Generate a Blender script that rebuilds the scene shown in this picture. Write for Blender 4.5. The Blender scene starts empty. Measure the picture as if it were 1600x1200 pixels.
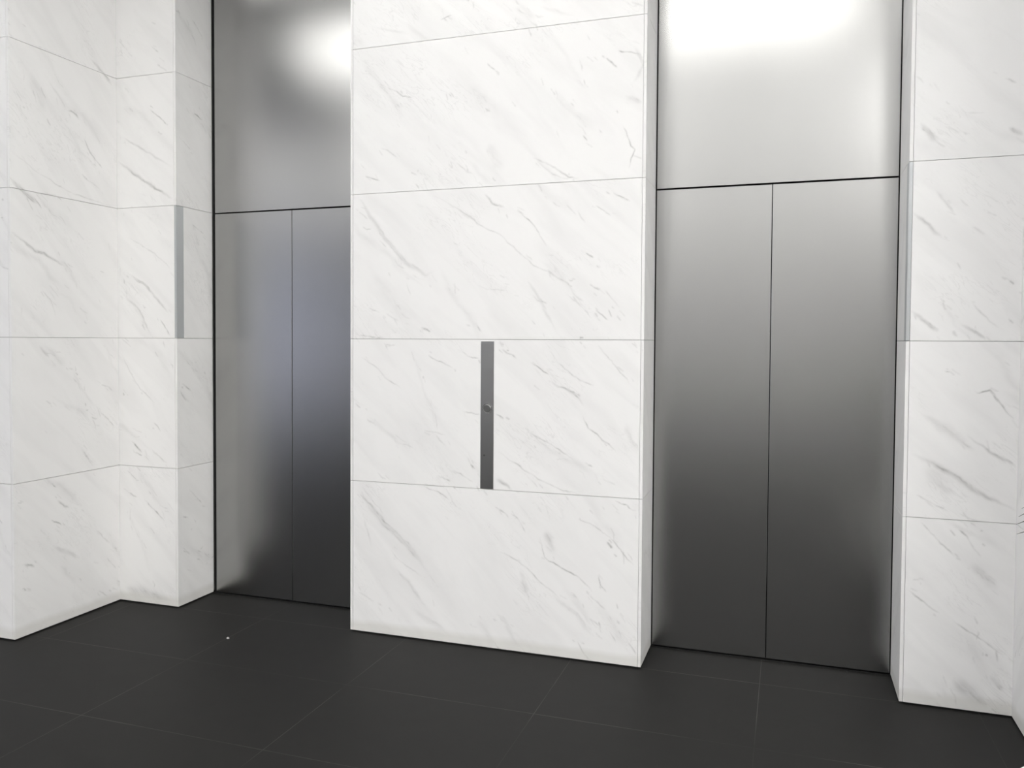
import bpy, math, random
import numpy as np
from mathutils import Vector, Matrix

# ------------------------------------------------------------------ camera
sc = bpy.context.scene
W0 = bpy.context.collection
F = Vector((-0.34314, 0.93878, -0.03091)); R = Vector((0.93917, 0.34343, 0.00440)); U = R.cross(F)
cd = bpy.data.cameras.new('camera'); cam = bpy.data.objects.new('camera', cd); W0.objects.link(cam)
m = Matrix((R, U, -F)).transposed().to_4x4(); m.translation = Vector((0, 0, 1.5))
cam.matrix_world = m
cd.sensor_width = 36.0; cd.sensor_fit = 'HORIZONTAL'
cd.lens = 36.0 * 1369.68 / 1600.0
cd.shift_x = (800 - 730.7) / 1600.0; cd.shift_y = (574.62 - 600) / 1600.0
cd.clip_start = 0.05
sc.camera = cam

# ------------------------------------------------------------------ world, exposure
wd = bpy.data.worlds.new('daylight'); sc.world = wd; wd.use_nodes = True
bgn = wd.node_tree.nodes['Background']; bgn.inputs[0].default_value = (0.78, 0.82, 1.0, 1); bgn.inputs[1].default_value = 1.15
vs = sc.view_settings
vs.view_transform = 'Standard'; vs.look = 'None'; vs.gamma = 1.0; vs.use_curve_mapping = False
vs.exposure = 0.13
LIGHT_NEAR = 15.0      # emission of the slot lights close to the lift wall
LIGHT_FAR = 6.5        # emission of the added bright banks and left wall line
LIGHT_BACK = 1.8       # emission of the added rear ceiling bank
LIGHT_WASH = 18.0      # emission of the added wall washing lines
LIGHT_DIM = 2.0        # emission of the dimmed ceiling banks

# ------------------------------------------------------------------ dimensions (metres)
XA, XC, XS1, XP, XQ, XS2, XR, XW = -3.5811, -3.1775, -2.6404, -2.1024, -0.6142, -0.0790, 0.4541, 0.8624
YN, YF, YD = 3.2740, 4.0058, 4.3240
Z1, Z2, Z3, Z4, ZD = 0.7808, 1.5067, 2.2390, 2.9678, 2.2343
CEIL = 3.9
YB, XL, XE = -9.0, -9.0, 6.0      # wall behind the camera, far left, far right
YK = 4.75                         # back of the cores
ROWS = [0.007, Z1, Z2, Z3, Z4, Z4 + 0.7291, CEIL]
G = 0.0011                        # half a joint
STROKES = {
 'C': [
  (18,0.25,[-2058, 2225, -1907, 2006, -1795, 1888, -1687, 1822, -1640, 1846]),
  (4,0.4,[-2058, 2154, -2004, 2113]),
  (3,0.3,[-1661, 2220, -1507, 2135, -1414, 2060, -1294, 2000, -1191, 1905, -1140, 1862, -1059, 1824, -964, 1765, -930, 1705, -845, 1613]),
  (4,0.4,[-1516, 2138, -1453, 2101, -1411, 2059]),
  (3,0.35,[-1242, 1958, -1188, 1902]),
  (4,0.4,[-1215, 2121, -1123, 2030, -1069, 1941]),
  (5,0.6,[-1069, 1833, -1016, 1796, -964, 1765]),
  (6,0.6,[-892, 1914, -841, 1878]),
  (4,0.5,[-836, 1645, -779, 1598]),
  (3,0.45,[-777, 1645, -762, 1609]),
  (4,0.35,[-1139, 1717, -1117, 1689, -1064, 1677]),
  (6,0.5,[-928, 1536, -910, 1518, -877, 1515]),
  (5,0.4,[-1985, 1654, -1935, 1641]),
  (4,0.3,[-1903, 1634, -1836, 1599]),
  (7,0.35,[-1745, 1566, -1711, 1563, -1649, 1538]),
  (4,0.4,[-867, 1763, -819, 1733]),
  (4,0.4,[-840, 2124, -772, 2071]),
  (10,0.35,[-1379, 2205, -1340, 2160, -1275, 2133]),
  (5,0.4,[-764, 2181, -717, 2155, -682, 2136]),
  (3,0.25,[-1419, 1767, -1370, 1751, -1257, 1740]),
  (12,0.15,[-1171, 1799, -1133, 1744, -1020, 1539]),
  (3,0.25,[-795, 1739, -727, 1656]),
  (3,0.3,[-978, 1718, -914, 1672, -854, 1604]),
  (4,0.6,[-1504, 1454, -1457, 1426, -1401, 1411]),
  (3,0.5,[-1676, 1427, -1537, 1363]),
  (4,0.35,[-2036, 1414, -1956, 1360, -1885, 1296, -1811, 1253]),
  (6,0.55,[-1294, 1462, -1210, 1413]),
  (5,0.5,[-1147, 1396, -1093, 1366, -1056, 1340]),
  (9,0.5,[-1055, 1313, -1000, 1287, -944, 1261, -908, 1232, -895, 1203]),
  (4,0.4,[-1022, 1401, -927, 1333, -842, 1296]),
  (5,0.5,[-898, 1158, -873, 1102, -804, 1051, -738, 995]),
  (5,0.45,[-1157, 1070, -1081, 1033, -1010, 991, -932, 944]),
  (5,0.4,[-1317, 971, -1213, 911, -1099, 841, -983, 796, -904, 783]),
  (4,0.5,[-1318, 1147, -1276, 1127]),
  (4,0.4,[-1489, 1154, -1399, 1144]),
  (14,0.35,[-1322, 834, -1280, 812, -1232, 790]),
  (7,0.5,[-1454, 901, -1418, 866]),
  (5,0.4,[-1541, 862, -1484, 837, -1427, 812]),
  (7,0.5,[-1945, 820, -1898, 794]),
  (3,0.25,[-1695, 1058, -1579, 1034]),
  (5,0.4,[-1605, 830, -1551, 808]),
  (7,0.35,[-887, 937, -838, 913]),
  (22,0.2,[-692, 1129, -671, 1042, -630, 1000]),
  (5,0.4,[-1906, 1480, -1850, 1474]),
  (5,0.35,[-2058, 1524, -1914, 1512]),
  (14,0.2,[-1304, 1498, -1281, 1471]),
  (4,0.3,[-823, 1480, -733, 1378, -674, 1306]),
  (6,0.3,[-676, 1501, -632, 1458]),
  (7,0.4,[-2057, 718, -1995, 667, -1905, 578, -1802, 495, -1725, 402, -1634, 336]),
  (28,0.22,[-2057, 725, -1905, 565, -1770, 462, -1666, 343]),
  (4,0.3,[-2035, 746, -1912, 617]),
  (4,0.25,[-1873, 444, -1833, 392, -1704, 320]),
  (7,0.55,[-1325, 703, -1289, 681, -1244, 647]),
  (5,0.35,[-1241, 675, -1202, 644, -1166, 582]),
  (4,0.4,[-1294, 484, -1204, 449, -1130, 385, -1057, 331, -995, 285]),
  (24,0.2,[-1194, 407, -1149, 288]),
  (5,0.5,[-1097, 572, -1084, 506, -1068, 471, -1005, 440, -919, 405, -839, 338]),
  (28,0.22,[-1072, 599, -1024, 499]),
  (4,0.5,[-912, 671, -854, 646, -800, 620, -749, 583, -695, 522, -648, 473]),
  (9,0.6,[-775, 574, -748, 544]),
  (6,0.5,[-756, 760, -727, 762, -677, 742, -627, 710]),
  (4,0.5,[-816, 406, -803, 369, -773, 336]),
  (4,0.4,[-857, 315, -797, 273]),
  (4,0.4,[-856, 207, -805, 176]),
  (4,0.5,[-910, 91, -891, 51, -861, 19, -827, -1]),
  (10,0.2,[-2028, 595, -1984, 454]),
  (30,0.12,[-1769, 155, -1562, 49]),
  (20,0.15,[-1026, 297, -917, 218, -840, 121]),
  (5,0.35,[-1695, 774, -1598, 741, -1557, 712]),
  (6,0.35,[-1381, 777, -1355, 738]),
  (4,0.4,[-728, 290, -719, 264]),
  (4,0.35,[-2057, 206, -1966, 169]),
  (18,0.2,[-1840, 349, -1700, 195]),
  (55,0.12,[-1361, 2445, -1305, 2313]),
  (8,0.3,[-1197, 2391, -1063, 2322, -968, 2266, -883, 2243]),
  (5,0.25,[-1125, 2344, -1041, 2279, -980, 2249]),
  (7,0.45,[-767, 2541, -708, 2455, -685, 2387, -667, 2363, -692, 2278]),
  (8,0.4,[-855, 2821, -787, 2788, -720, 2709]),
  (7,0.45,[-761, 2823, -712, 2806, -634, 2789]),
  (4,0.5,[-903, 2450, -882, 2422]),
  (3,0.35,[-1905, 2763, -1845, 2739, -1818, 2714, -1748, 2695]),
  (4,0.5,[-1582, 2702, -1572, 2667]),
  (3,0.4,[-1372, 2825, -1330, 2788]),
  (4,0.45,[-2018, 2329, -1979, 2314, -1936, 2302]),
  (4,0.3,[-1936, 2461, -1887, 2442, -1841, 2407]),
  (3,0.35,[-1557, 2373, -1547, 2338]),
  (3,0.3,[-1527, 2364, -1468, 2311]),
  (3,0.45,[-1768, 2333, -1737, 2318]),
  (20,0.2,[-704, 2610, -635, 2569]),
  (3,0.3,[-1725, 2837, -1701, 2831]),
  (3,0.35,[-902, 2704, -896, 2680]),
  (3,0.4,[-1614, 3060, -1590, 3069, -1554, 3077]),
  (45,0.1,[-1230, 3079, -1139, 3012]),
  (14,0.12,[-1115, 3065, -940, 2994]),
  (12,0.1,[-1969, 3068, -1777, 3008]),
  (4,0.25,[-691, 3029, -631, 3001]),
  (14,0.2,[-675, 2836, -628, 2746, -673, 2664]),
 ],
 'L': [
  (20,0.4,[3281, 2276, 3392, 2209, 3448, 2185]),
  (5,0.4,[3369, 2212, 3415, 2142]),
  (5,0.35,[3416, 2213, 3472, 2163]),
  (8,0.35,[3392, 2231, 3564, 2245, 3637, 2200]),
  (5,0.25,[3287, 2420, 3422, 2348, 3638, 2280, 3988, 2240]),
  (14,0.35,[3282, 2027, 3416, 1953, 3633, 1880]),
  (12,0.35,[3643, 2703, 3687, 2701, 3727, 2673]),
  (6,0.35,[3727, 2642, 3753, 2583, 3799, 2514, 3916, 2424]),
  (4,0.35,[3318, 2720, 3355, 2670]),
  (5,0.45,[3501, 2516, 3530, 2492]),
  (5,0.35,[3755, 2378, 3881, 2323]),
  (10,0.2,[3546, 2797, 3643, 2703]),
  (16,0.25,[3805, 3022, 3889, 2981, 3971, 2923]),
  (5,0.15,[3403, 2977, 3647, 2974]),
  (4,0.35,[3466, 1746, 3515, 1703, 3556, 1615]),
  (8,0.35,[3850, 1251, 3917, 1234, 3982, 1198]),
  (8,0.4,[3829, 1125, 3925, 1050, 4000, 981]),
  (10,0.5,[3548, 655, 3587, 628, 3630, 600]),
  (6,0.5,[3496, 564, 3542, 538, 3585, 513]),
  (10,0.5,[3324, 371, 3367, 354, 3399, 343]),
  (4,0.5,[3836, 101, 3904, 54]),
  (4,0.5,[3906, 268, 3976, 193]),
  (8,0.4,[3733, 885, 3779, 841]),
  (6,0.35,[3318, 250, 3357, 233]),
  (20,0.2,[3524, 417, 3707, 311]),
  (5,0.35,[3483, 1182, 3517, 1160]),
  (9,0.35,[3724, 910, 3802, 803]),
  (9,0.3,[3821, 445, 3927, 343]),
  (6,0.35,[3675, 1328, 3710, 1292]),
  (12,0.25,[3438, 1465, 3511, 1399]),
  (8,0.35,[3491, 778, 3562, 710]),
  (5,0.4,[3301, 684, 3324, 680]),
 ],
 'P': [
  (5,0.5,[-3352, 2776, -3283, 2728, -3231, 2679]),
  (14,0.4,[-3572, 2505, -3478, 2438, -3338, 2355, -3200, 2273]),
  (9,0.2,[-3539, 2639, -3199, 2445]),
  (4,0.45,[-3340, 3123, -3288, 3083]),
  (4,0.3,[-3560, 3180, -3499, 3112]),
  (4,0.3,[-3302, 3018, -3229, 2972]),
  (5,0.25,[-3508, 2074, -3332, 1982, -3211, 1890]),
  (12,0.3,[-3519, 1876, -3378, 1794, -3230, 1643]),
  (10,0.3,[-3547, 1753, -3445, 1680, -3353, 1518]),
  (5,0.4,[-3291, 1607, -3223, 1519]),
  (4,0.3,[-3560, 1416, -3502, 1311, -3427, 1219, -3330, 1142]),
  (9,0.45,[-3483, 919, -3421, 857]),
  (6,0.4,[-3558, 648, -3499, 623, -3446, 593]),
  (6,0.35,[-3414, 606, -3344, 546, -3261, 479]),
  (40,0.25,[-3545, 78, -3392, 64, -3234, 37]),
  (6,0.4,[-3475, 858, -3395, 829]),
  (8,0.4,[-3553, 1208, -3544, 1179]),
  (5,0.35,[-3340, 1034, -3288, 982]),
  (9,0.3,[-3363, 888, -3245, 804]),
  (5,0.4,[-3521, 753, -3454, 695]),
 ],
 'J': [
  (6,0.5,[4113, 2788, 4192, 2775, 4292, 2740]),
  (6,0.4,[4035, 2614, 4145, 2563]),
  (8,0.4,[4021, 519, 4127, 473]),
  (8,0.5,[4036, 324, 4149, 255]),
  (5,0.4,[4117, 636, 4221, 552]),
  (7,0.45,[4033, 1259, 4133, 1203]),
  (9,0.4,[4028, 1216, 4088, 1148]),
  (5,0.4,[4141, 2153, 4245, 2110]),
  (8,0.4,[4068, 1394, 4135, 1338]),
  (5,0.3,[4151, 3301, 4254, 3220]),
 ],
 'R': [
  (9,0.3,[556, 2113, 589, 2067, 622, 2019]),
  (12,0.3,[476, 2031, 526, 1982, 581, 1923]),
  (12,0.2,[680, 1966, 733, 1926]),
  (14,0.35,[467, 1629, 522, 1592, 572, 1543]),
  (4,0.5,[600, 1385, 619, 1382, 635, 1367]),
  (7,0.5,[686, 1329, 718, 1302, 761, 1313, 802, 1263, 831, 1230]),
  (6,0.4,[791, 1767, 820, 1753, 856, 1717]),
  (5,0.3,[686, 1664, 780, 1561]),
  (11,0.35,[656, 1571, 695, 1551, 748, 1515]),
  (7,0.35,[786, 1607, 817, 1596, 855, 1561]),
  (5,0.45,[761, 1305, 802, 1255, 849, 1195]),
  (26,0.3,[524, 1205, 588, 1165, 646, 1121, 707, 1066]),
  (9,0.35,[676, 1132, 761, 1069, 858, 1007]),
  (18,0.45,[487, 1045, 556, 1012, 631, 961, 696, 913, 760, 878, 866, 831]),
  (60,0.18,[545, 990, 628, 877]),
  (3,0.4,[504, 874, 559, 846, 622, 814]),
  (5,0.4,[523, 762, 578, 708, 647, 635]),
  (7,0.35,[644, 771, 689, 717, 775, 590]),
  (30,0.25,[707, 604, 797, 514]),
  (5,0.35,[476, 481, 531, 434, 600, 391]),
  (4,0.4,[652, 362, 742, 305, 831, 248]),
  (40,0.35,[656, 123, 777, 38]),
  (20,0.3,[783, 162, 834, 101]),
  (5,0.25,[474, 2580, 502, 2552]),
  (16,0.3,[496, 2393, 553, 2306]),
  (5,0.3,[588, 2375, 634, 2341]),
  (7,0.25,[764, 2562, 851, 2504]),
  (14,0.4,[804, 2348, 855, 2314]),
  (5,0.4,[664, 807, 733, 778]),
  (4,0.4,[497, 523, 520, 523]),
 ],
}
# ------------------------------------------------------------------ materials
def new_mat(name):
    mt = bpy.data.materials.new(name); mt.use_nodes = True
    return mt, mt.node_tree, mt.node_tree.nodes['Principled BSDF']

def simple(name, col, rough=0.5, metal=0.0, noise=0.0):
    mt, nt, b = new_mat(name)
    b.inputs['Base Color'].default_value = (*col, 1); b.inputs['Roughness'].default_value = rough; b.inputs['Metallic'].default_value = metal
    if noise:
        tc = nt.nodes.new('ShaderNodeTexCoord'); n = nt.nodes.new('ShaderNodeTexNoise'); n.inputs['Scale'].default_value = 12
        r = nt.nodes.new('ShaderNodeValToRGB')
        r.color_ramp.elements[0].color = (*[c * (1 - noise) for c in col], 1); r.color_ramp.elements[1].color = (*[min(1, c * (1 + noise)) for c in col], 1)
        nt.links.new(tc.outputs['Object'], n.inputs['Vector']); nt.links.new(n.outputs['Fac'], r.inputs[0]); nt.links.new(r.outputs[0], b.inputs['Base Color'])
    return mt

def math_node(nt, op, a, b=None, c=None, clamp=False):
    n = nt.nodes.new('ShaderNodeMath'); n.operation = op; n.use_clamp = clamp
    for i, x in enumerate((a, b, c)):
        if x is None: continue
        if isinstance(x, (int, float)): n.inputs[i].default_value = x
        else: nt.links.new(x, n.inputs[i])
    return n.outputs[0]

def mix_col(nt, f, a, b):
    n = nt.nodes.new('ShaderNodeMix'); n.data_type = 'RGBA'
    if isinstance(f, (int, float)): n.inputs[0].default_value = f
    else: nt.links.new(f, n.inputs[0])
    for i, x in ((6, a), (7, b)):
        if isinstance(x, tuple): n.inputs[i].default_value = (*x, 1)
        else: nt.links.new(x, n.inputs[i])
    return n.outputs[2]

def marble_material():
    mt, nt, b = new_mat('white_marble')
    at = nt.nodes.new('ShaderNodeAttribute'); at.attribute_name = 'tuv'
    av = nt.nodes.new('ShaderNodeAttribute'); av.attribute_name = 'vein'
    # soft diagonal clouds: the slab's own (u, v, seed) turned by 42 degrees and stretched
    mp = nt.nodes.new('ShaderNodeMapping'); mp.vector_type = 'POINT'
    mp.inputs['Rotation'].default_value = (0, 0, math.radians(44)); mp.inputs['Scale'].default_value = (1, 1, 1)
    nt.links.new(at.outputs['Vector'], mp.inputs['Vector'])
    st = nt.nodes.new('ShaderNodeMapping'); st.inputs['Scale'].default_value = (0.9, 4.2, 1)
    nt.links.new(mp.outputs[0], st.inputs['Vector'])
    n1 = nt.nodes.new('ShaderNodeTexNoise'); n1.inputs['Scale'].default_value = 2.2; n1.inputs['Detail'].default_value = 5; n1.inputs['Distortion'].default_value = 0.6
    nt.links.new(st.outputs[0], n1.inputs['Vector'])
    cl = nt.nodes.new('ShaderNodeMapRange'); cl.inputs['From Min'].default_value = 0.44; cl.inputs['From Max'].default_value = 0.78
    nt.links.new(n1.outputs['Fac'], cl.inputs['Value'])
    # fine broken wisps
    n2 = nt.nodes.new('ShaderNodeTexNoise'); n2.inputs['Scale'].default_value = 7.0; n2.inputs['Detail'].default_value = 6; n2.inputs['Distortion'].default_value = 1.2
    nt.links.new(st.outputs[0], n2.inputs['Vector'])
    w = math_node(nt, 'ABSOLUTE', math_node(nt, 'SUBTRACT', n2.outputs['Fac'], 0.5))
    w = math_node(nt, 'SUBTRACT', 1.0, math_node(nt, 'MULTIPLY', w, 45.0), clamp=True)
    n3 = nt.nodes.new('ShaderNodeTexNoise'); n3.inputs['Scale'].default_value = 3.1; n3.inputs['Detail'].default_value = 3
    nt.links.new(at.outputs['Vector'], n3.inputs['Vector'])
    gate = nt.nodes.new('ShaderNodeMapRange'); gate.inputs['From Min'].default_value = 0.52; gate.inputs['From Max'].default_value = 0.68
    nt.links.new(n3.outputs['Fac'], gate.inputs['Value'])
    wisp = math_node(nt, 'MULTIPLY', math_node(nt, 'MULTIPLY', w, gate.outputs[0]), 0.16)
    # the strokes, broken up along their length
    n4 = nt.nodes.new('ShaderNodeTexNoise'); n4.inputs['Scale'].default_value = 11.0; n4.inputs['Detail'].default_value = 6
    nt.links.new(st.outputs[0], n4.inputs['Vector'])
    br = nt.nodes.new('ShaderNodeMapRange'); br.inputs['From Min'].default_value = 0.3; br.inputs['From Max'].default_value = 0.65; br.inputs['To Min'].default_value = 0.45; br.inputs['To Max'].default_value = 1.25
    nt.links.new(n4.outputs['Fac'], br.inputs['Value'])
    vein = math_node(nt, 'MULTIPLY', av.outputs['Fac'], br.outputs[0])
    vein = math_node(nt, 'ADD', vein, wisp, clamp=True)
    base = mix_col(nt, math_node(nt, 'MULTIPLY', cl.outputs[0], 0.30), (0.905, 0.900, 0.890), (0.70, 0.695, 0.69))
    col = mix_col(nt, vein, base, (0.30, 0.30, 0.285))
    # thin band of mop dirt just above the floor, with an uneven upper edge
    tc = nt.nodes.new('ShaderNodeTexCoord'); sx = nt.nodes.new('ShaderNodeSeparateXYZ'); nt.links.new(tc.outputs['Object'], sx.inputs[0])
    n5 = nt.nodes.new('ShaderNodeTexNoise'); n5.inputs['Scale'].default_value = 5; nt.links.new(tc.outputs['Object'], n5.inputs['Vector'])
    h = math_node(nt, 'ADD', sx.outputs[2], math_node(nt, 'MULTIPLY', n5.outputs['Fac'], 0.03))
    dr = nt.nodes.new('ShaderNodeMapRange'); dr.inputs['From Min'].default_value = 0.055; dr.inputs['From Max'].default_value = 0.085; dr.inputs['To Min'].default_value = 0.30; dr.inputs['To Max'].default_value = 0.0
    nt.links.new(h, dr.inputs['Value'])
    col = mix_col(nt, dr.outputs[0], col, (0.52, 0.50, 0.43))
    nt.links.new(col, b.inputs['Base Color'])
    b.inputs['Roughness'].default_value = 0.42; b.inputs['Specular IOR Level'].default_value = 0.35
    return mt

def steel_material(name, col, rough):
    """satin steel: one glossy lobe, faint vertical variation of the brushing"""
    mt, nt, b = new_mat(name)
    g = nt.nodes.new('ShaderNodeBsdfAnisotropic'); g.distribution = 'BECKMANN'; nt.nodes.remove(b)
    g.inputs['Roughness'].default_value = rough
    tc = nt.nodes.new('ShaderNodeTexCoord'); mp = nt.nodes.new('ShaderNodeMapping'); mp.inputs['Scale'].default_value = (3, 3, 0.6)
    nt.links.new(tc.outputs['Object'], mp.inputs['Vector'])
    n = nt.nodes.new('ShaderNodeTexNoise'); n.inputs['Scale'].default_value = 1.0; n.inputs['Detail'].default_value = 2
    nt.links.new(mp.outputs[0], n.inputs['Vector'])
    c = mix_col(nt, n.outputs['Fac'], tuple(x * 0.97 for x in col), tuple(x * 1.03 for x in col))
    nt.links.new(c, g.inputs['Color']); nt.links.new(g.outputs[0], nt.nodes['Material Output'].inputs['Surface'])
    return mt

def floor_material():
    mt, nt, b = new_mat('dark_floor_tile')
    tc = nt.nodes.new('ShaderNodeTexCoord'); s = nt.nodes.new('ShaderNodeSeparateXYZ'); nt.links.new(tc.outputs['Object'], s.inputs[0])
    def line(c, off, step, half):
        x = math_node(nt, 'FLOORED_MODULO', math_node(nt, 'SUBTRACT', c, off - step / 2), step)
        x = math_node(nt, 'ABSOLUTE', math_node(nt, 'SUBTRACT', x, step / 2))
        return math_node(nt, 'LESS_THAN', x, half)
    lx = line(s.outputs[0], -0.940, 0.8435, 0.0013); ly = line(s.outputs[1], 3.365, 0.650, 0.0017)
    ln = math_node(nt, 'MAXIMUM', lx, ly)
    n = nt.nodes.new('ShaderNodeTexNoise'); n.inputs['Scale'].default_value = 1.7; n.inputs['Detail'].default_value = 4; nt.links.new(tc.outputs['Object'], n.inputs['Vector'])
    g = nt.nodes.new('ShaderNodeMapRange'); g.inputs['From Min'].default_value = 0.4; g.inputs['From Max'].default_value = 0.62; g.inputs['To Min'].default_value = 0.12; g.inputs['To Max'].default_value = 0.9
    nt.links.new(n.outputs['Fac'], g.inputs['Value'])
    n2 = nt.nodes.new('ShaderNodeTexNoise'); n2.inputs['Scale'].default_value = 9; n2.inputs['Detail'].default_value = 8; nt.links.new(tc.outputs['Object'], n2.inputs['Vector'])
    base = mix_col(nt, n2.outputs['Fac'], (0.0085, 0.0083, 0.0078), (0.0125, 0.0123, 0.0115))
    col = mix_col(nt, math_node(nt, 'MULTIPLY', ln, g.outputs[0]), base, (0.085, 0.082, 0.075))
    nt.links.new(col, b.inputs['Base Color'])
    b.inputs['Roughness'].default_value = 0.55; b.inputs['Specular IOR Level'].default_value = 0.18
    bp = nt.nodes.new('ShaderNodeBump'); bp.inputs['Strength'].default_value = 0.05; bp.inputs['Distance'].default_value = 0.002
    nt.links.new(n2.outputs['Fac'], bp.inputs['Height']); nt.links.new(bp.outputs[0], b.inputs['Normal'])
    return mt

def emit_material(name, col, strength):
    mt, nt, b = new_mat(name)
    b.inputs['Base Color'].default_value = (0.8, 0.8, 0.8, 1)
    b.inputs['Emission Color'].default_value = (*col, 1); b.inputs['Emission Strength'].default_value = strength
    return mt

M = dict(
    marble=marble_material(), grout=simple('grey_joint', (0.36, 0.355, 0.34), 0.8, noise=0.05), black=simple('shadow_gap_black', (0.006, 0.006, 0.006), 0.7, noise=0.1),
    steel=steel_material('door_steel', (0.415, 0.415, 0.408), 0.265), panel=steel_material('panel_steel', (0.52, 0.52, 0.515), 0.28),
    lantern=simple('pale_grey_metal', (0.52, 0.54, 0.55), 0.35, 0.3, noise=0.02),
    button=steel_material('button_steel', (0.28, 0.28, 0.27), 0.35), ring=steel_material('ring_steel', (0.5, 0.5, 0.49), 0.25),
    floor=floor_material(), ceiling=simple('ceiling_paint', (0.80, 0.80, 0.79), 0.85, noise=0.02), trim=simple('white_trim', (0.75, 0.75, 0.74), 0.5, noise=0.02),
    planter=simple('white_ceramic', (0.86, 0.85, 0.83), 0.25, noise=0.02), soil=simple('potting_soil', (0.05, 0.035, 0.025), 0.95, noise=0.4),
    leaf=simple('dark_leaf', (0.06, 0.075, 0.035), 0.45, noise=0.25), stem=simple('palm_stem', (0.12, 0.13, 0.06), 0.6, noise=0.2),
    paper=simple('pale_scrap', (0.42, 0.41, 0.40), 0.6, noise=0.05),
    lamp_dim=emit_material('lamp_glow_dimmed', (1.0, 0.99, 0.975), LIGHT_DIM),
    fill_back=emit_material('fill_glow_rear', (1.0, 0.99, 0.975), LIGHT_BACK),
    fill_wash=emit_material('fill_glow_washer', (1.0, 0.99, 0.97), LIGHT_WASH),
    lamp_near=emit_material('lamp_glow_warm', (1.0, 0.99, 0.965), LIGHT_NEAR), fill_far=emit_material('fill_glow', (1.0, 0.985, 0.965), LIGHT_FAR),
)
gm, gnt, gb = new_mat('clear_glass')
gb.inputs['Transmission Weight'].default_value = 1.0; gb.inputs['Roughness'].default_value = 0.0; gb.inputs['IOR'].default_value = 1.02
M['glass'] = gm

# ------------------------------------------------------------------ object helpers
def link(name, me, mats, parent=None):
    for mt in mats: me.materials.append(mt)
    o = bpy.data.objects.new(name, me); W0.objects.link(o)
    if parent: o.parent = parent
    return o

class MB:
    """collects boxes, grids and lathes and links them as one mesh object"""
    def __init__(s): s.v = []; s.f = []; s.m = []; s.n = 0; s.vein = []; s.tuv = []
    def add(s, verts, faces, mat=0, vein=None, tuv=None):
        verts = np.asarray(verts, float); faces = np.asarray(faces, int) + s.n
        s.v.append(verts); s.f.append(faces); s.m.append(np.full(len(faces), mat)); s.n += len(verts)
        s.vein.append(np.zeros(len(verts)) if vein is None else vein)
        s.tuv.append(verts if tuv is None else tuv)
    def box(s, x0, x1, y0, y1, z0, z1, mat=0):
        v = [(x, y, z) for z in (z0, z1) for y in (y0, y1) for x in (x0, x1)]
        s.add(v, [(0, 2, 3, 1), (4, 5, 7, 6), (0, 1, 5, 4), (2, 6, 7, 3), (0, 4, 6, 2), (1, 3, 7, 5)], mat)
    def lathe(s, prof, c, n=48, mat=0):
        a = np.linspace(0, 2 * math.pi, n, endpoint=False); v = []
        for r, z in prof: v += [(c[0] + r * math.cos(t), c[1] + r * math.sin(t), c[2] + z) for t in a]
        f = [(i * n + j, i * n + (j + 1) % n, (i + 1) * n + (j + 1) % n, (i + 1) * n + j) for i in range(len(prof) - 1) for j in range(n)]
        s.add(v, f, mat)
    def tube(s, pts, rad, n=6, mat=0):
        pts = [Vector(p) for p in pts]; v = []
        for i, p in enumerate(pts):
            d = (pts[min(i + 1, len(pts) - 1)] - pts[max(i - 1, 0)]).normalized(); a = d.orthogonal().normalized(); b = d.cross(a)
            r = rad[i] if isinstance(rad, (list, tuple)) else rad
            v += [tuple(p + (a * math.cos(t) + b * math.sin(t)) * r) for t in (2 * math.pi * k / n for k in range(n))]
        f = [(i * n + j, i * n + (j + 1) % n, (i + 1) * n + (j + 1) % n, (i + 1) * n + j) for i in range(len(pts) - 1) for j in range(n)]
        s.add(v, f, mat)
    def build(s, name, mats, parent=None, smooth=False, attrs=False, bevel=0):
        v = np.concatenate(s.v); f = np.concatenate(s.f)
        me = bpy.data.meshes.new(name)
        me.vertices.add(len(v)); me.vertices.foreach_set('co', v.ravel())
        me.loops.add(len(f) * 4); me.loops.foreach_set('vertex_index', f.ravel())
        me.polygons.add(len(f)); me.polygons.foreach_set('loop_start', np.arange(0, len(f) * 4, 4)); me.polygons.foreach_set('loop_total', np.full(len(f), 4))
        me.polygons.foreach_set('material_index', np.concatenate(s.m))
        me.update(); me.validate()
        if smooth: me.polygons.foreach_set('use_smooth', np.ones(len(f), bool))
        else: me.polygons.foreach_set('use_smooth', np.zeros(len(f), bool))
        if attrs:
            a = me.attributes.new('vein', 'FLOAT', 'POINT'); a.data.foreach_set('value', np.concatenate(s.vein).astype(np.float32))
            a = me.attributes.new('tuv', 'FLOAT_VECTOR', 'POINT'); a.data.foreach_set('vector', np.concatenate(s.tuv).astype(np.float32).ravel())
        o = link(name, me, mats, parent)
        if bevel:
            b = o.modifiers.new('edge', 'BEVEL'); b.width = bevel; b.segments = 2; b.limit_method = 'ANGLE'
        return o

def tag(o, label=None, cat=None, group=None, kind=None):
    if label: o['label'] = label
    if cat: o['category'] = cat
    if group: o['group'] = group
    if kind: o['kind'] = kind
    return o

def empty(name, loc, label, cat, group=None):
    o = bpy.data.objects.new(name, None); W0.objects.link(o); o.location = loc; o.empty_display_size = 0.1
    return tag(o, label, cat, group)

def attach(o, parent):
    """parent while keeping world coordinates of the vertices"""
    o.parent = parent; o.location = -parent.location
    return o

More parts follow.
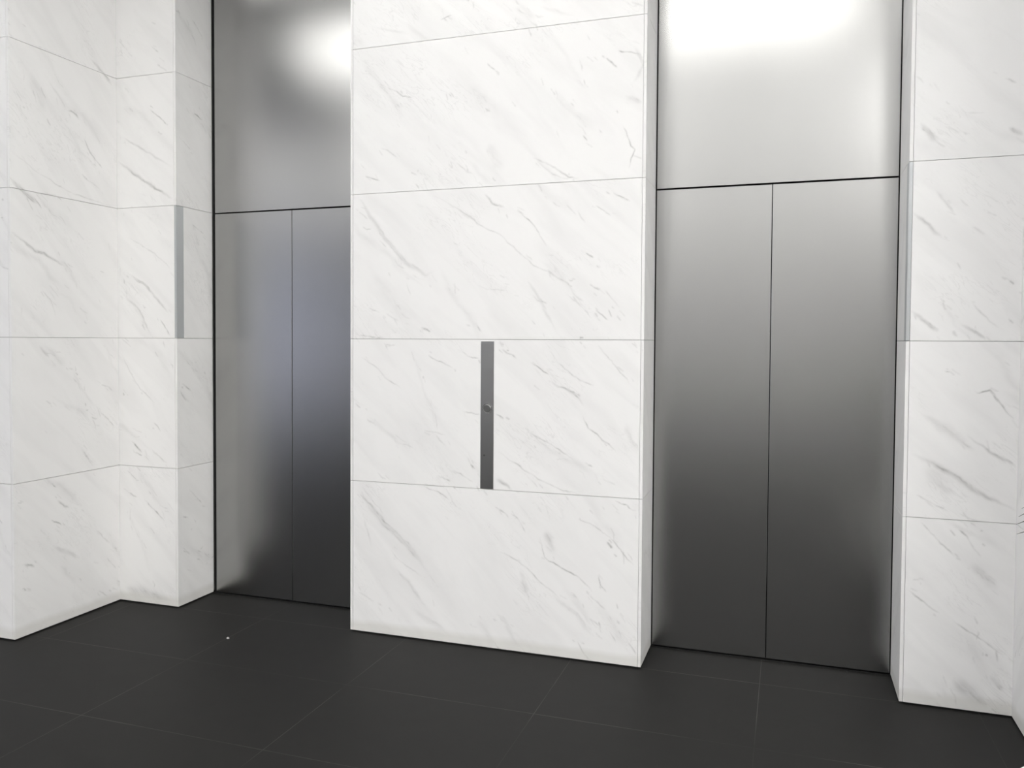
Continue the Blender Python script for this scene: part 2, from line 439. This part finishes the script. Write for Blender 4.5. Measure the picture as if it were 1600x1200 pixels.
# ------------------------------------------------------------------ marble
RES = 0.003
def stamp(mp, u0, x, z, rad, al):
    H, Wd = mp.shape
    for i in range(len(x)):
        r = rad[i]; k = int(math.ceil(r * 2.2 / RES)); ci = (x[i] - u0) / RES; ri = z[i] / RES
        c0, c1 = max(0, int(ci) - k), min(Wd, int(ci) + k + 2); r0, r1 = max(0, int(ri) - k), min(H, int(ri) + k + 2)
        if c0 >= c1 or r0 >= r1: continue
        yy = (np.arange(r0, r1) - ri)[:, None]; xx = (np.arange(c0, c1) - ci)[None, :]
        g = np.exp(-(xx * xx + yy * yy) * (RES / r) ** 2) * al[i]
        mp[r0:r1, c0:c1] = np.maximum(mp[r0:r1, c0:c1], g)

def wander(n, step):
    """smooth random curve, about -1..1"""
    k = max(2, int(n / step) + 2); return np.interp(np.linspace(0, k - 1, n), np.arange(k), np.random.uniform(-1, 1, k))

def splat(mp, u0, pts, width, alpha, fine=False):
    """draw a vein: a soft band (wide ones) and thin wandering filaments along a polyline"""
    L = [0.0]
    for a, b in zip(pts[:-1], pts[1:]): L.append(L[-1] + math.hypot(b[0] - a[0], b[1] - a[1]))
    T = L[-1]
    if T < 1e-4: return
    n = max(3, int(T / 0.002)); t = np.linspace(0, T, n); tt = t / T
    x = np.interp(t, L, [p[0] for p in pts]); z = np.interp(t, L, [p[1] for p in pts])
    prof = np.clip(np.minimum(tt, 1 - tt) * 4 + 0.1, 0, 1)
    a = min(1.0, T / 0.12)
    x = x + (0.004 * wander(n, 22) + 0.0018 * wander(n, 7)) * a; z = z + (0.004 * wander(n, 22) + 0.0018 * wander(n, 7)) * a
    if width >= 0.009:          # cloudy band under the filaments
        stamp(mp, u0, x[::2], z[::2], np.maximum(width * 0.5 * (0.35 + 0.65 * prof[::2]) * (1 + 0.35 * wander(len(x[::2]), 12)), 0.003), alpha * 0.8 * prof[::2] * (0.8 + 0.2 * wander(len(x[::2]), 20)))
        if fine: return
    k = 1 if width < 0.006 else (2 if width < 0.012 else 4)
    for i in range(k):
        s0 = 0.0 if k == 1 else np.random.uniform(0, 0.45); s1 = 1.0 if k == 1 else np.random.uniform(0.55, 1.0)
        m_ = (tt >= s0) & (tt <= s1); nn = int(m_.sum())
        if nn < 3: continue
        off = np.random.uniform(-0.42, 0.42) * width * (k > 1)
        pr = np.clip(np.minimum(np.linspace(0, 1, nn), np.linspace(1, 0, nn)) * 5 + 0.1, 0, 1)
        wv = 0.5 + 0.5 * wander(nn, 12)
        stamp(mp, u0, x[m_] + off * 0.7 + 0.002 * wander(nn, 10) * (k > 1), z[m_] + off * 0.7 + 0.002 * wander(nn, 10) * (k > 1),
              np.maximum(min(width, 0.006) * 0.42 * (0.45 + 0.75 * pr * wv), 0.0017), np.minimum(alpha * 1.35, 0.95) * pr * (0.35 + 0.65 * wv))

def vein_map(u0, u1, rows, seed, key=None, density=1.0):
    """greyscale vein map of a wall face, tile by tile"""
    rng = random.Random(seed); np.random.seed(seed)
    H = int(CEIL / RES) + 3; Wd = int((u1 - u0) / RES) + 3
    out = np.zeros((H, Wd))
    for za, zb in zip(rows[:-1], rows[1:]):
        mp = np.zeros((H, Wd)); area = (u1 - u0) * (zb - za)
        for _ in range(int(round(5 * area * density)) + 1):             # soft bands with wisps along them
            u = rng.uniform(u0 - 0.1, u1); z = rng.uniform(za, zb + 0.1); ang = math.radians(-rng.gauss(44, 9)); ln = rng.uniform(0.15, 0.5)
            pts = [(u, z)]
            for k in range(4):
                a = ang + rng.gauss(0, 0.22); pts.append((pts[-1][0] + math.cos(a) * ln / 4, pts[-1][1] + math.sin(a) * ln / 4))
            splat(mp, u0, pts, rng.uniform(0.012, 0.045), rng.uniform(0.08, 0.17), True)
            for j in range(rng.randint(4, 8)):
                p = rng.choice(pts); q = (p[0] + rng.gauss(0, 0.02), p[1] + rng.gauss(0, 0.02)); a = ang + rng.gauss(0, 0.25); l2 = rng.uniform(0.02, 0.09)
                mid = (q[0] + math.cos(a) * l2 / 2, q[1] + math.sin(a) * l2 / 2); a += rng.gauss(0, 0.3)
                splat(mp, u0, [q, mid, (mid[0] + math.cos(a) * l2 / 2, mid[1] + math.sin(a) * l2 / 2)], rng.uniform(0.0035, 0.008), rng.uniform(0.15, 0.42))
        for _ in range(int(14 * area * density)):                       # stray short wisps
            u = rng.uniform(u0, u1); z = rng.uniform(za, zb); a = math.radians(-rng.gauss(45, 16)); l2 = rng.uniform(0.015, 0.05)
            splat(mp, u0, [(u, z), (u + math.cos(a) * l2, z + math.sin(a) * l2)], rng.uniform(0.003, 0.006), rng.uniform(0.12, 0.38))
        r0, r1 = int(za / RES), int(zb / RES) + 1
        out[r0:r1] = np.maximum(out[r0:r1], mp[r0:r1])
    if key:
        for w, a, q in STROKES[key]:
            pts = [(q[i] / 1000, q[i + 1] / 1000) for i in range(0, len(q), 2)]
            splat(out, u0, pts, w / 1000, min(0.95, a * 1.45))
            for _ in range(2):                                          # small companions beside the vein
                p = rng.choice(pts); c = math.radians(-rng.gauss(42, 12)); l2 = rng.uniform(0.015, 0.05); p = (p[0] + rng.gauss(0, 0.014), p[1] + rng.gauss(0, 0.014))
                splat(out, u0, [p, (p[0] + math.cos(c) * l2, p[1] + math.sin(c) * l2)], rng.uniform(0.0035, 0.007), a * 0.7)
    return out

def slab(mb, axis, plane, sgn, u0, u1, z0, z1, depth, vm=None, mu0=0.0, seed=0, res=RES):
    """marble slab: axis 'y' -> face in the plane y=plane looking towards sgn*y, u runs along x; axis 'x' likewise with u along y"""
    nu = max(1, int((u1 - u0) / res)) if vm is not None else max(1, int((u1 - u0) / 0.25))
    nz = max(1, int((z1 - z0) / res)) if vm is not None else max(1, int((z1 - z0) / 0.25))
    uu = np.linspace(u0, u1, nu + 1); zz = np.linspace(z0, z1, nz + 1)
    Ug, Zg = np.meshgrid(uu, zz); n = Ug.size
    if vm is not None:
        ci = (Ug - mu0) / RES; ri = Zg / RES
        c = np.clip(ci.astype(int), 0, vm.shape[1] - 2); r = np.clip(ri.astype(int), 0, vm.shape[0] - 2); fc = np.clip(ci - c, 0, 1); fr = np.clip(ri - r, 0, 1)
        ve = (vm[r, c] * (1 - fc) + vm[r, c + 1] * fc) * (1 - fr) + (vm[r + 1, c] * (1 - fc) + vm[r + 1, c + 1] * fc) * fr
        ve = ve.ravel()
    else: ve = np.zeros(n)
    P = np.full(n, plane); tuv = np.stack([Ug.ravel(), Zg.ravel(), np.full(n, seed * 3.71)], 1)
    v = np.stack([Ug.ravel(), P, Zg.ravel()], 1) if axis == 'y' else np.stack([P, Ug.ravel(), Zg.ravel()], 1)
    i = (np.arange(nz)[:, None] * (nu + 1) + np.arange(nu)[None, :]).ravel()
    f = np.stack([i, i + 1, i + nu + 2, i + nu + 1], 1)
    flip = (axis == 'y' and sgn > 0) or (axis == 'x' and sgn < 0)
    if flip: f = f[:, ::-1]
    mb.add(v, f, 0, ve, tuv)
    # edges of the slab
    k = [0, nu, n - 1, n - 1 - nu]; c4 = v[k]; back = c4.copy(); back[:, 1 if axis == 'y' else 0] -= sgn * depth
    ef = np.array([(0, 4, 5, 1), (1, 5, 6, 2), (2, 6, 7, 3), (3, 7, 4, 0)])
    if flip: ef = ef[:, ::-1]
    mb.add(np.concatenate([c4, back]), ef, 0, np.zeros(8), np.concatenate([tuv[k], tuv[k]]))

EDGE = 0.0135    # thickness of the jamb slabs, seen as a narrow strip beside every outer corner
SEEDN = [0]
def face(mb, axis, plane, sgn, u0, u1, key=None, detail=True, depth=0.012, rows=ROWS, skip=(), seed=None, density=1.0, splits=()):
    SEEDN[0] += 1; sd = SEEDN[0] if seed is None else seed
    vm = vein_map(u0 - 0.02, u1 + 0.02, rows, sd * 17 + 3, key, density) if detail else None
    us = [u0] + list(splits) + [u1]
    for r, (a, b) in enumerate(zip(rows[:-1], rows[1:])):
        if r in skip: continue
        for c, (ua, ub) in enumerate(zip(us[:-1], us[1:])):
            slab(mb, axis, plane, sgn, ua + G * (c > 0), ub - G * (c < len(us) - 2), a + (G if r else 0), b - G, depth, vm, u0 - 0.02, sd * 10 + r + c * 3)

def core(mb, x0, x1, y0, y1):
    mb.box(x0, x1, y0, y1, 0.0075, CEIL, 1); mb.box(x0 - 0.0, x1, y0, y1, 0.0, 0.0075, 2)

MM = [M['marble'], M['grout'], M['black']]
B = 0.010        # the core lies this far behind the marble faces

def struct(mb, name, **k):
    o = mb.build(name, MM, attrs=True, **k); o['kind'] = 'structure'; return o

# left wall: front face, then the return into the lift recess
mb = MB(); core(mb, XL + 0.0, XA - B, YN + B, YK)
face(mb, 'y', YN, -1, XA - 1.2, XA - EDGE - 0.0013, density=0.9)
face(mb, 'y', YN, -1, XL, XA - 1.2 - 2 * G, detail=False, splits=[XL + 1.1, XL + 2.2, XL + 3.3])
face(mb, 'x', XA, 1, YN, YF - 0.001, 'L', depth=EDGE, density=0.95)
struct(mb, 'wall_left')
# pier left of the left lift
mb = MB(); core(mb, XA - B + 0.0, XC - B, YF + B, YK)
face(mb, 'y', YF, -1, XA - 0.003, XC - EDGE - 0.0013, 'P', density=0.95)
face(mb, 'x', XC, 1, YF, YD + 0.001, 'J', depth=EDGE, skip=(2,))
slab(mb, 'x', XC, 1, YF + 0.0605, YD + 0.001, Z2 + G, Z3 - G, EDGE, vein_map(YF - 0.02, YD + 0.02, ROWS, 77, 'J'), YF - 0.02, 99)
struct(mb, 'wall_back_left')
# pier between the lifts
mb = MB(); core(mb, XP + B, XQ - B, YF + B, YK)
face(mb, 'y', YF, -1, XP + EDGE + 0.0013, XQ - EDGE - 0.0013, 'C', density=0.95)
face(mb, 'x', XQ, 1, YF, YD + 0.001, depth=EDGE)
face(mb, 'x', XP, -1, YF, YD + 0.001, depth=EDGE)
struct(mb, 'wall_back_centre')
# pier right of the right lift
mb = MB(); core(mb, XR + B, XW + B, YF + B, YK)
face(mb, 'y', YF, -1, XR + EDGE + 0.0013, XW + 0.003, 'R', density=0.9)
face(mb, 'x', XR, -1, YF, YD + 0.001, depth=EDGE, skip=(2,))
slab(mb, 'x', XR, -1, YF + 0.0605, YD + 0.001, Z2 + G, Z3 - G, EDGE, vein_map(YF - 0.02, YD + 0.02, ROWS, 78), YF - 0.02, 98)
struct(mb, 'wall_back_right')
# right wall: return out of the recess, then its front face
mb = MB(); core(mb, XW + B, XE, YN + B, YK)
face(mb, 'x', XW, -1, YN, YF - 0.001, depth=EDGE, density=0.9)
face(mb, 'y', YN, -1, XW + EDGE + 0.0013, XE, detail=False, splits=[XW + 1.2, XW + 2.4, XW + 3.6])
struct(mb, 'wall_right')

# ------------------------------------------------------------------ floor and ceiling
mb = MB(); mb.box(XL - 0.3, XE + 0.3, YB - 0.3, 5.0, -0.12, 0.0); o = mb.build('floor', [M['floor']]); o['kind'] = 'structure'
mb = MB(); mb.box(XL - 0.3, XE + 0.3, YB - 0.3, 5.0, CEIL + 0.02, CEIL + 0.16); o = mb.build('ceiling', [M['ceiling']]); o['kind'] = 'structure'

# the rest of the lobby, behind the camera
mb = MB(); mb.box(XL, XE, YB - 0.25, YB - B, 0.0075, CEIL + 0.02, 1); mb.box(XL, XE, YB - 0.25, YB - B, 0, 0.0075, 2)
face(mb, 'y', YB, 1, XL, XE, detail=False, splits=[XL + 1.5 * k for k in range(1, 10)])
struct(mb, 'wall_front')
mb = MB(); mb.box(XE + B, XE + 0.25, YB, YK, 0, CEIL + 0.02, 1); face(mb, 'x', XE, -1, YB, YN, detail=False, splits=[YB + 1.5 * k for k in range(1, 8)])
struct(mb, 'wall_far_right')
# far left: a glazed front with a low marble sill and a header
WY0, WY1, WZ0, WZ1 = YB + 0.5, YN - 0.4, 0.15, 3.3
mb = MB()
mb.box(XL - 0.25, XL, YB, YN, 0, WZ0, 0); mb.box(XL - 0.25, XL, YB, YN, WZ1, CEIL + 0.02, 0)
mb.box(XL - 0.25, XL, YB, WY0, WZ0, WZ1, 0); mb.box(XL - 0.25, XL, WY1, YN, WZ0, WZ1, 0); mb.box(XL - 0.25, XL, YN, 5.0, 0, CEIL + 0.02, 0)
struct(mb, 'wall_far_left')
mb = MB()
nb = 5
for k in range(nb + 1):
    y = WY0 + (WY1 - WY0) * k / nb; mb.box(XL - 0.16, XL - 0.08, max(WY0, y - 0.03), min(WY1, y + 0.03), WZ0, WZ1)
for z in (WZ0, 2.3, WZ1 - 0.06): mb.box(XL - 0.155, XL - 0.085, WY0, WY1, z, z + 0.06)
win = mb.build('window_1', [M['trim']]); win['kind'] = 'structure'
mb = MB(); mb.box(XL - 0.125, XL - 0.115, WY0 + 0.01, WY1 - 0.01, WZ0 + 0.01, WZ1 - 0.01); mb.build('pane', [M['glass']], win)

# ------------------------------------------------------------------ lifts
def lift(x0, x1, xs, side_gap_l, side_gap_r, label):
    root = empty('elevator_door', (xs, YD, 0), label, 'elevator door', 'brushed steel elevator doors')
    t = 0.03; g = 0.0016; top = 0.0035
    mb = MB(); mb.box(x0 - 0.004, x1 + 0.004, YD + t + 0.004, YD + 0.2, 0.0, CEIL, 0)
    mb.box(x0, x0 + side_gap_l, YD + 0.012, YD + t + 0.004, 0, CEIL, 0); mb.box(x1 - side_gap_r, x1, YD + 0.012, YD + t + 0.004, 0, CEIL, 0)
    fr = attach(mb.build('door_frame', [M['black']]), root); fr['label'] = 'black recess frame behind the steel panels'
    mb = MB(); mb.box(x0, x1, YD - 0.004, YD + t, 0.0, 0.003, 0)
    s = attach(mb.build('door_sill', [M['black']]), root); s['label'] = 'thin black sill line under the doors'
    for a, b in ((x0 + side_gap_l, xs - g), (xs + g, x1 - side_gap_r)):
        mb = MB(); mb.box(a, b, YD, YD + t, 0.010, ZD - top)
        attach(mb.build('door_leaf', [M['steel']], bevel=0.0012), root)
    mb = MB(); mb.box(x0 + side_gap_l, x1 - side_gap_r, YD, YD + t, ZD + top, CEIL - 0.002)
    p = attach(mb.build('transom_panel', [M['steel']], bevel=0.0012), root)
    return root
lift(XC, XP, XS1, 0.022, 0.005, 'left of the two steel elevator doors, half hidden behind the central marble pier')
lift(XQ, XR, XS2, 0.006, 0.005, 'right of the two steel elevator doors, fully visible, between centre and right piers')

# ------------------------------------------------------------------ lanterns let into the outer corners
def corner_lantern(xc, sgn, label):
    # L-shaped cover: a narrow front edge and a wider face on the jamb
    root = empty('hall_lantern', (xc, YF, Z2), label, 'indicator strip', 'pale metal strips in the pier corners')
    x_in = xc - sgn * EDGE
    mb = MB(); xa, xb = sorted((x_in, xc)); mb.box(xa, xb, YF - 0.0008, YF + 0.005, Z2 + G, Z3 - G)
    attach(mb.build('front_edge', [M['lantern']]), root)
    mb = MB(); xa, xb = sorted((xc - sgn * 0.009, xc + sgn * 0.0008)); mb.box(xa, xb, YF + 0.005, YF + 0.0590, Z2 + G, Z3 - G)
    attach(mb.build('cover_plate', [M['lantern']]), root)
    return root
corner_lantern(XC, 1, 'tall pale grey metal strip in the corner of the far left pier')
corner_lantern(XR, -1, 'tall pale grey metal strip in the corner of the right pier')

# ------------------------------------------------------------------ call panel
px0, px1, pz0, pz1 = -1.3955, -1.3290, 0.7835, 1.4975
pc = (px0 + px1) / 2
cp = empty('call_panel', (pc, YF, pz0), 'tall narrow grey steel call panel with one button on the central marble pier', 'call panel')
mb = MB(); mb.box(px0, px1, YF - 0.0025, YF - 0.0001, pz0, pz1)
attach(mb.build('face_plate', [M['panel']], bevel=0.0005), cp)
def disc(name, r, z, proj, mat, parent, x=pc, ringw=0):
    mb = MB()
    prof = [(r, 0), (r, proj * 0.7), (r * 0.93, proj), (0.0001, proj)] if not ringw else [(r, 0), (r, proj), (r - ringw, proj), (r - ringw, 0)]
    n = 40; v = []; 
    for rr, d in prof: v += [(x + rr * math.cos(2 * math.pi * k / n), YF - 0.0025 - d, z + rr * math.sin(2 * math.pi * k / n)) for k in range(n)]
    f = [(i * n + j, i * n + (j + 1) % n, (i + 1) * n + (j + 1) % n, (i + 1) * n + j) for i in range(len(prof) - 1) for j in range(n)]
    mb.add(v, f, 0)
    return attach(mb.build(name, [mat]), parent)
bt = disc('call_button', 0.0185, 1.173, 0.0035, M['button'], cp); bt['label'] = 'round dark call button'
disc('button_ring', 0.0245, 1.173, 0.0022, M['ring'], cp, ringw=0.004)
disc('key_switch', 0.0045, 0.945, 0.0012, M['button'], cp, x=pc - 0.014)

# ------------------------------------------------------------------ planted palm at the right
PX, PY, PH, PR = 0.722, 2.369, 0.45, 0.205
pl = empty('potted_palm', (PX, PY, 0), 'white round planter with a palm, just entering at the right edge', 'potted plant')
mb = MB(); mb.lathe([(0.001, 0.0), (0.135, 0.0), (0.150, 0.008), (0.175, 0.15), (0.196, 0.34), (PR, PH - 0.02), (PR - 0.002, PH - 0.004), (PR - 0.008, PH), (PR - 0.018, PH), (PR - 0.022, PH - 0.006), (PR - 0.024, PH - 0.05), (0.001, PH - 0.052)], (PX, PY, 0), 64)
attach(mb.build('planter', [M['planter']], smooth=True), pl)
mb = MB(); mb.lathe([(PR - 0.026, PH - 0.050), (0.12, PH - 0.038), (0.06, PH - 0.042), (0.001, PH - 0.036)], (PX, PY, 0), 48)
attach(mb.build('soil', [M['soil']], smooth=True), pl)
def leaflet(mb, p, q, w, mat=0):
    p = Vector(p); q = Vector(q); d = q - p; side = d.cross(Vector((0, 0, 1))); side = side.normalized() if side.length > 1e-5 else Vector((1, 0, 0))
    n = 7; v = []
    for i in range(n):
        t = i / (n - 1); c = p.lerp(q, t) + Vector((0, 0, 0.10 * d.length * math.sin(math.pi * t))); ww = w * (0.25 + 0.75 * math.sin(math.pi * min(1, 0.15 + t * 0.85)) ** 0.8) * (1 - t ** 6 * 0.9)
        up = Vector((0, 0, ww * 0.25))
        v += [tuple(c - side * ww / 2 + up), tuple(c), tuple(c + side * ww / 2 + up), tuple(c - Vector((0, 0, 0.0006)))]
    f = []
    for i in range(n - 1):
        a = i * 4; b = a + 4
        for j in range(4): f.append((a + j, a + (j + 1) % 4, b + (j + 1) % 4, b + j))
    mb.add(v, f, mat)
rng = random.Random(5)
def keep_right(p, m_=0.012):
    """fronds stay clear of the walkway on the left of the planter"""
    return p.x - 0.229 * p.y
def frond(az, length, lift_, droop):
    mb = MB(); base = Vector((PX + 0.03 * math.cos(az), PY + 0.03 * math.sin(az), PH - 0.045)); d = Vector((math.cos(az), math.sin(az), 0))
    pts = []
    for i in range(15):
        t = i / 14; pts.append(base + d * (length * 0.62 * t ** 1.35) + Vector((0, 0, lift_ * math.sin(t * droop))))
    mb.tube(pts, [0.006 * (1 - 0.75 * i / 14) for i in range(15)], 6, 1)
    sd = d.cross(Vector((0, 0, 1)))
    for i in range(6, 15):
        for s in (-1, 1):
            p = pts[i]; tdir = (pts[i] - pts[i - 1]).normalized(); ll = 0.20 * math.sin(math.pi * (0.2 + 0.75 * (i - 5) / 10))
            q = p + (sd * s * 0.75 + tdir * 0.6 + Vector((0, 0, -0.35))).normalized() * ll
            if q.x - 0.229 * q.y < 0.02: continue
            leaflet(mb, p, q, 0.016)
    return attach(mb.build('frond', [M['leaf'], M['stem']], smooth=True), pl)
for k in range(11):
    az = -1.9 + k * (3.5 / 10) + rng.uniform(-0.1, 0.1)
    frond(az, rng.uniform(0.5, 0.75) if math.cos(az) > 0.2 else 0.16, rng.uniform(0.8, 1.15), rng.uniform(1.6, 2.3))
# the frond whose leaflet tips reach into view
mb = MB(); rach = [Vector(p) for p in ((PX, PY, PH - 0.045), (0.71, 2.35, 0.75), (0.68, 2.31, 1.00), (0.635, 2.28, 1.15), (0.60, 2.265, 1.18), (0.57, 2.25, 1.17))]
mb.tube(rach, [0.006, 0.005, 0.0045, 0.004, 0.003, 0.002], 6, 1)
for p, q in (((0.655, 2.295, 1.08), (0.4962, 2.30, 1.064)), ((0.635, 2.283, 1.12), (0.4950, 2.30, 1.086)), ((0.612, 2.27, 1.15), (0.4990, 2.30, 1.104)), ((0.585, 2.26, 1.17), (0.5050, 2.30, 1.123))):
    leaflet(mb, p, q, 0.013)
for p, q in (((0.675, 2.31, 1.03), (0.80, 2.20, 1.0)), ((0.655, 2.295, 1.10), (0.78, 2.18, 1.08)), ((0.63, 2.28, 1.18), (0.75, 2.16, 1.17))):
    leaflet(mb, p, q, 0.013)
attach(mb.build('frond', [M['leaf'], M['stem']], smooth=True), pl)

# ------------------------------------------------------------------ tiny scrap on the floor
mb = MB(); cx, cy = -2.619, 3.678
ring = [(0.009, 0.0), (0.005, 0.006), (-0.002, 0.007), (-0.008, 0.002), (-0.006, -0.005), (0.001, -0.007)]
v = [(cx + a, cy + b, 0.001 + 0.006 * ((i * 37) % 5) / 5) for i, (a, b) in enumerate(ring)] + [(cx + 0.001, cy, 0.011), (cx - 0.002, cy + 0.001, 0.0005)]
f = []
for i in range(0, 6, 2): f.append((i, (i + 1) % 6, (i + 2) % 6, 6)); f.append((i, 7, (i + 2) % 6, (i + 1) % 6))
mb.add(v, f, 0); tag(mb.build('paper_scrap', [M['paper']]), 'tiny pale scrap on the dark floor before the left elevator', 'litter')

# ------------------------------------------------------------------ ceiling lights
def ceiling_light(x0, x1, y0, y1, mat, label, group):
    root = empty('ceiling_light', ((x0 + x1) / 2, (y0 + y1) / 2, CEIL), label, 'ceiling light', group)
    mb = MB(); w = 0.02; zt = CEIL + 0.02
    for a, b, c, d in ((x0 - w, x1 + w, y0 - w, y0), (x0 - w, x1 + w, y1, y1 + w), (x0 - w, x0, y0, y1), (x1, x1 + w, y0, y1)): mb.box(a, b, c, d, zt - 0.03, zt)
    attach(mb.build('light_frame', [M['trim']]), root)
    mb = MB(); mb.box(x0, x1, y0, y1, zt - 0.02, zt - 0.001)
    attach(mb.build('diffuser', [mat]), root)
for a, b, lb in ((-3.80, -2.35, 'recessed ceiling slot light before the left elevator'), (-1.75, 0.45, 'recessed ceiling slot light before the right elevator'), (2.20, 4.90, 'added fill slot light beyond the right wall corner')):
    ceiling_light(a, b, 2.05, 2.35, M['lamp_near'], lb, 'slot lights before the elevators')  # the slot beyond the right corner is added fill for right-facing marble
for a, b, mt_, lb in ((-3.52, -2.80, 'fill_far', 'before the left pier'), (-2.30, -0.64, 'fill_wash', 'before the centre pier'), (0.42, 0.82, 'fill_wash', 'before the right pier')):  # unseen lines added so the walls brighten towards the top
    ceiling_light(a, b, 3.56, 3.66, M[mt_], 'thin added fill light line on the ceiling ' + lb, 'added wall fill lines')
# luminous ceiling over the lobby: square backlit panels in thin white frames, all but the dimmed middle bank added as fill light
def bank(xs, ys, mat, label):
    for y in ys:
        for x in xs: ceiling_light(x - 0.6, x + 0.6, y - 0.6, y + 0.6, mat, label, label.split(' of')[0] + 's')
bank((-1.10, 0.20, 1.50), (0.6, -0.7, -2.9, -4.2), M['lamp_dim'], 'softly lit square ceiling panel of the dimmed middle bank')
bank((2.05, 3.35, 4.65), (0.6, -0.7, -2.0), M['fill_far'], 'added bright square fill panel of the right hand bank')  # added clear of the door reflections to brighten the left faces
bank((-4.10, -2.80), (-1.2, -2.5, -3.8), M['fill_far'], 'added strong square fill panel of the left hand bank')  # added where no door mirrors it, front light for the piers
bank((-3.7, -2.4, -1.1, 0.2, 1.5, 2.8), (-5.6, -6.9, -8.2), M['fill_back'], 'added even square fill panel of the rear bank')  # added to brighten the rear wall mirrored in the steel
bank((-7.6, -6.3), (-1.2, -2.5, -3.8), M['lamp_dim'], 'added weak square fill panel of the window bank')  # added to lift the reflection in the left door
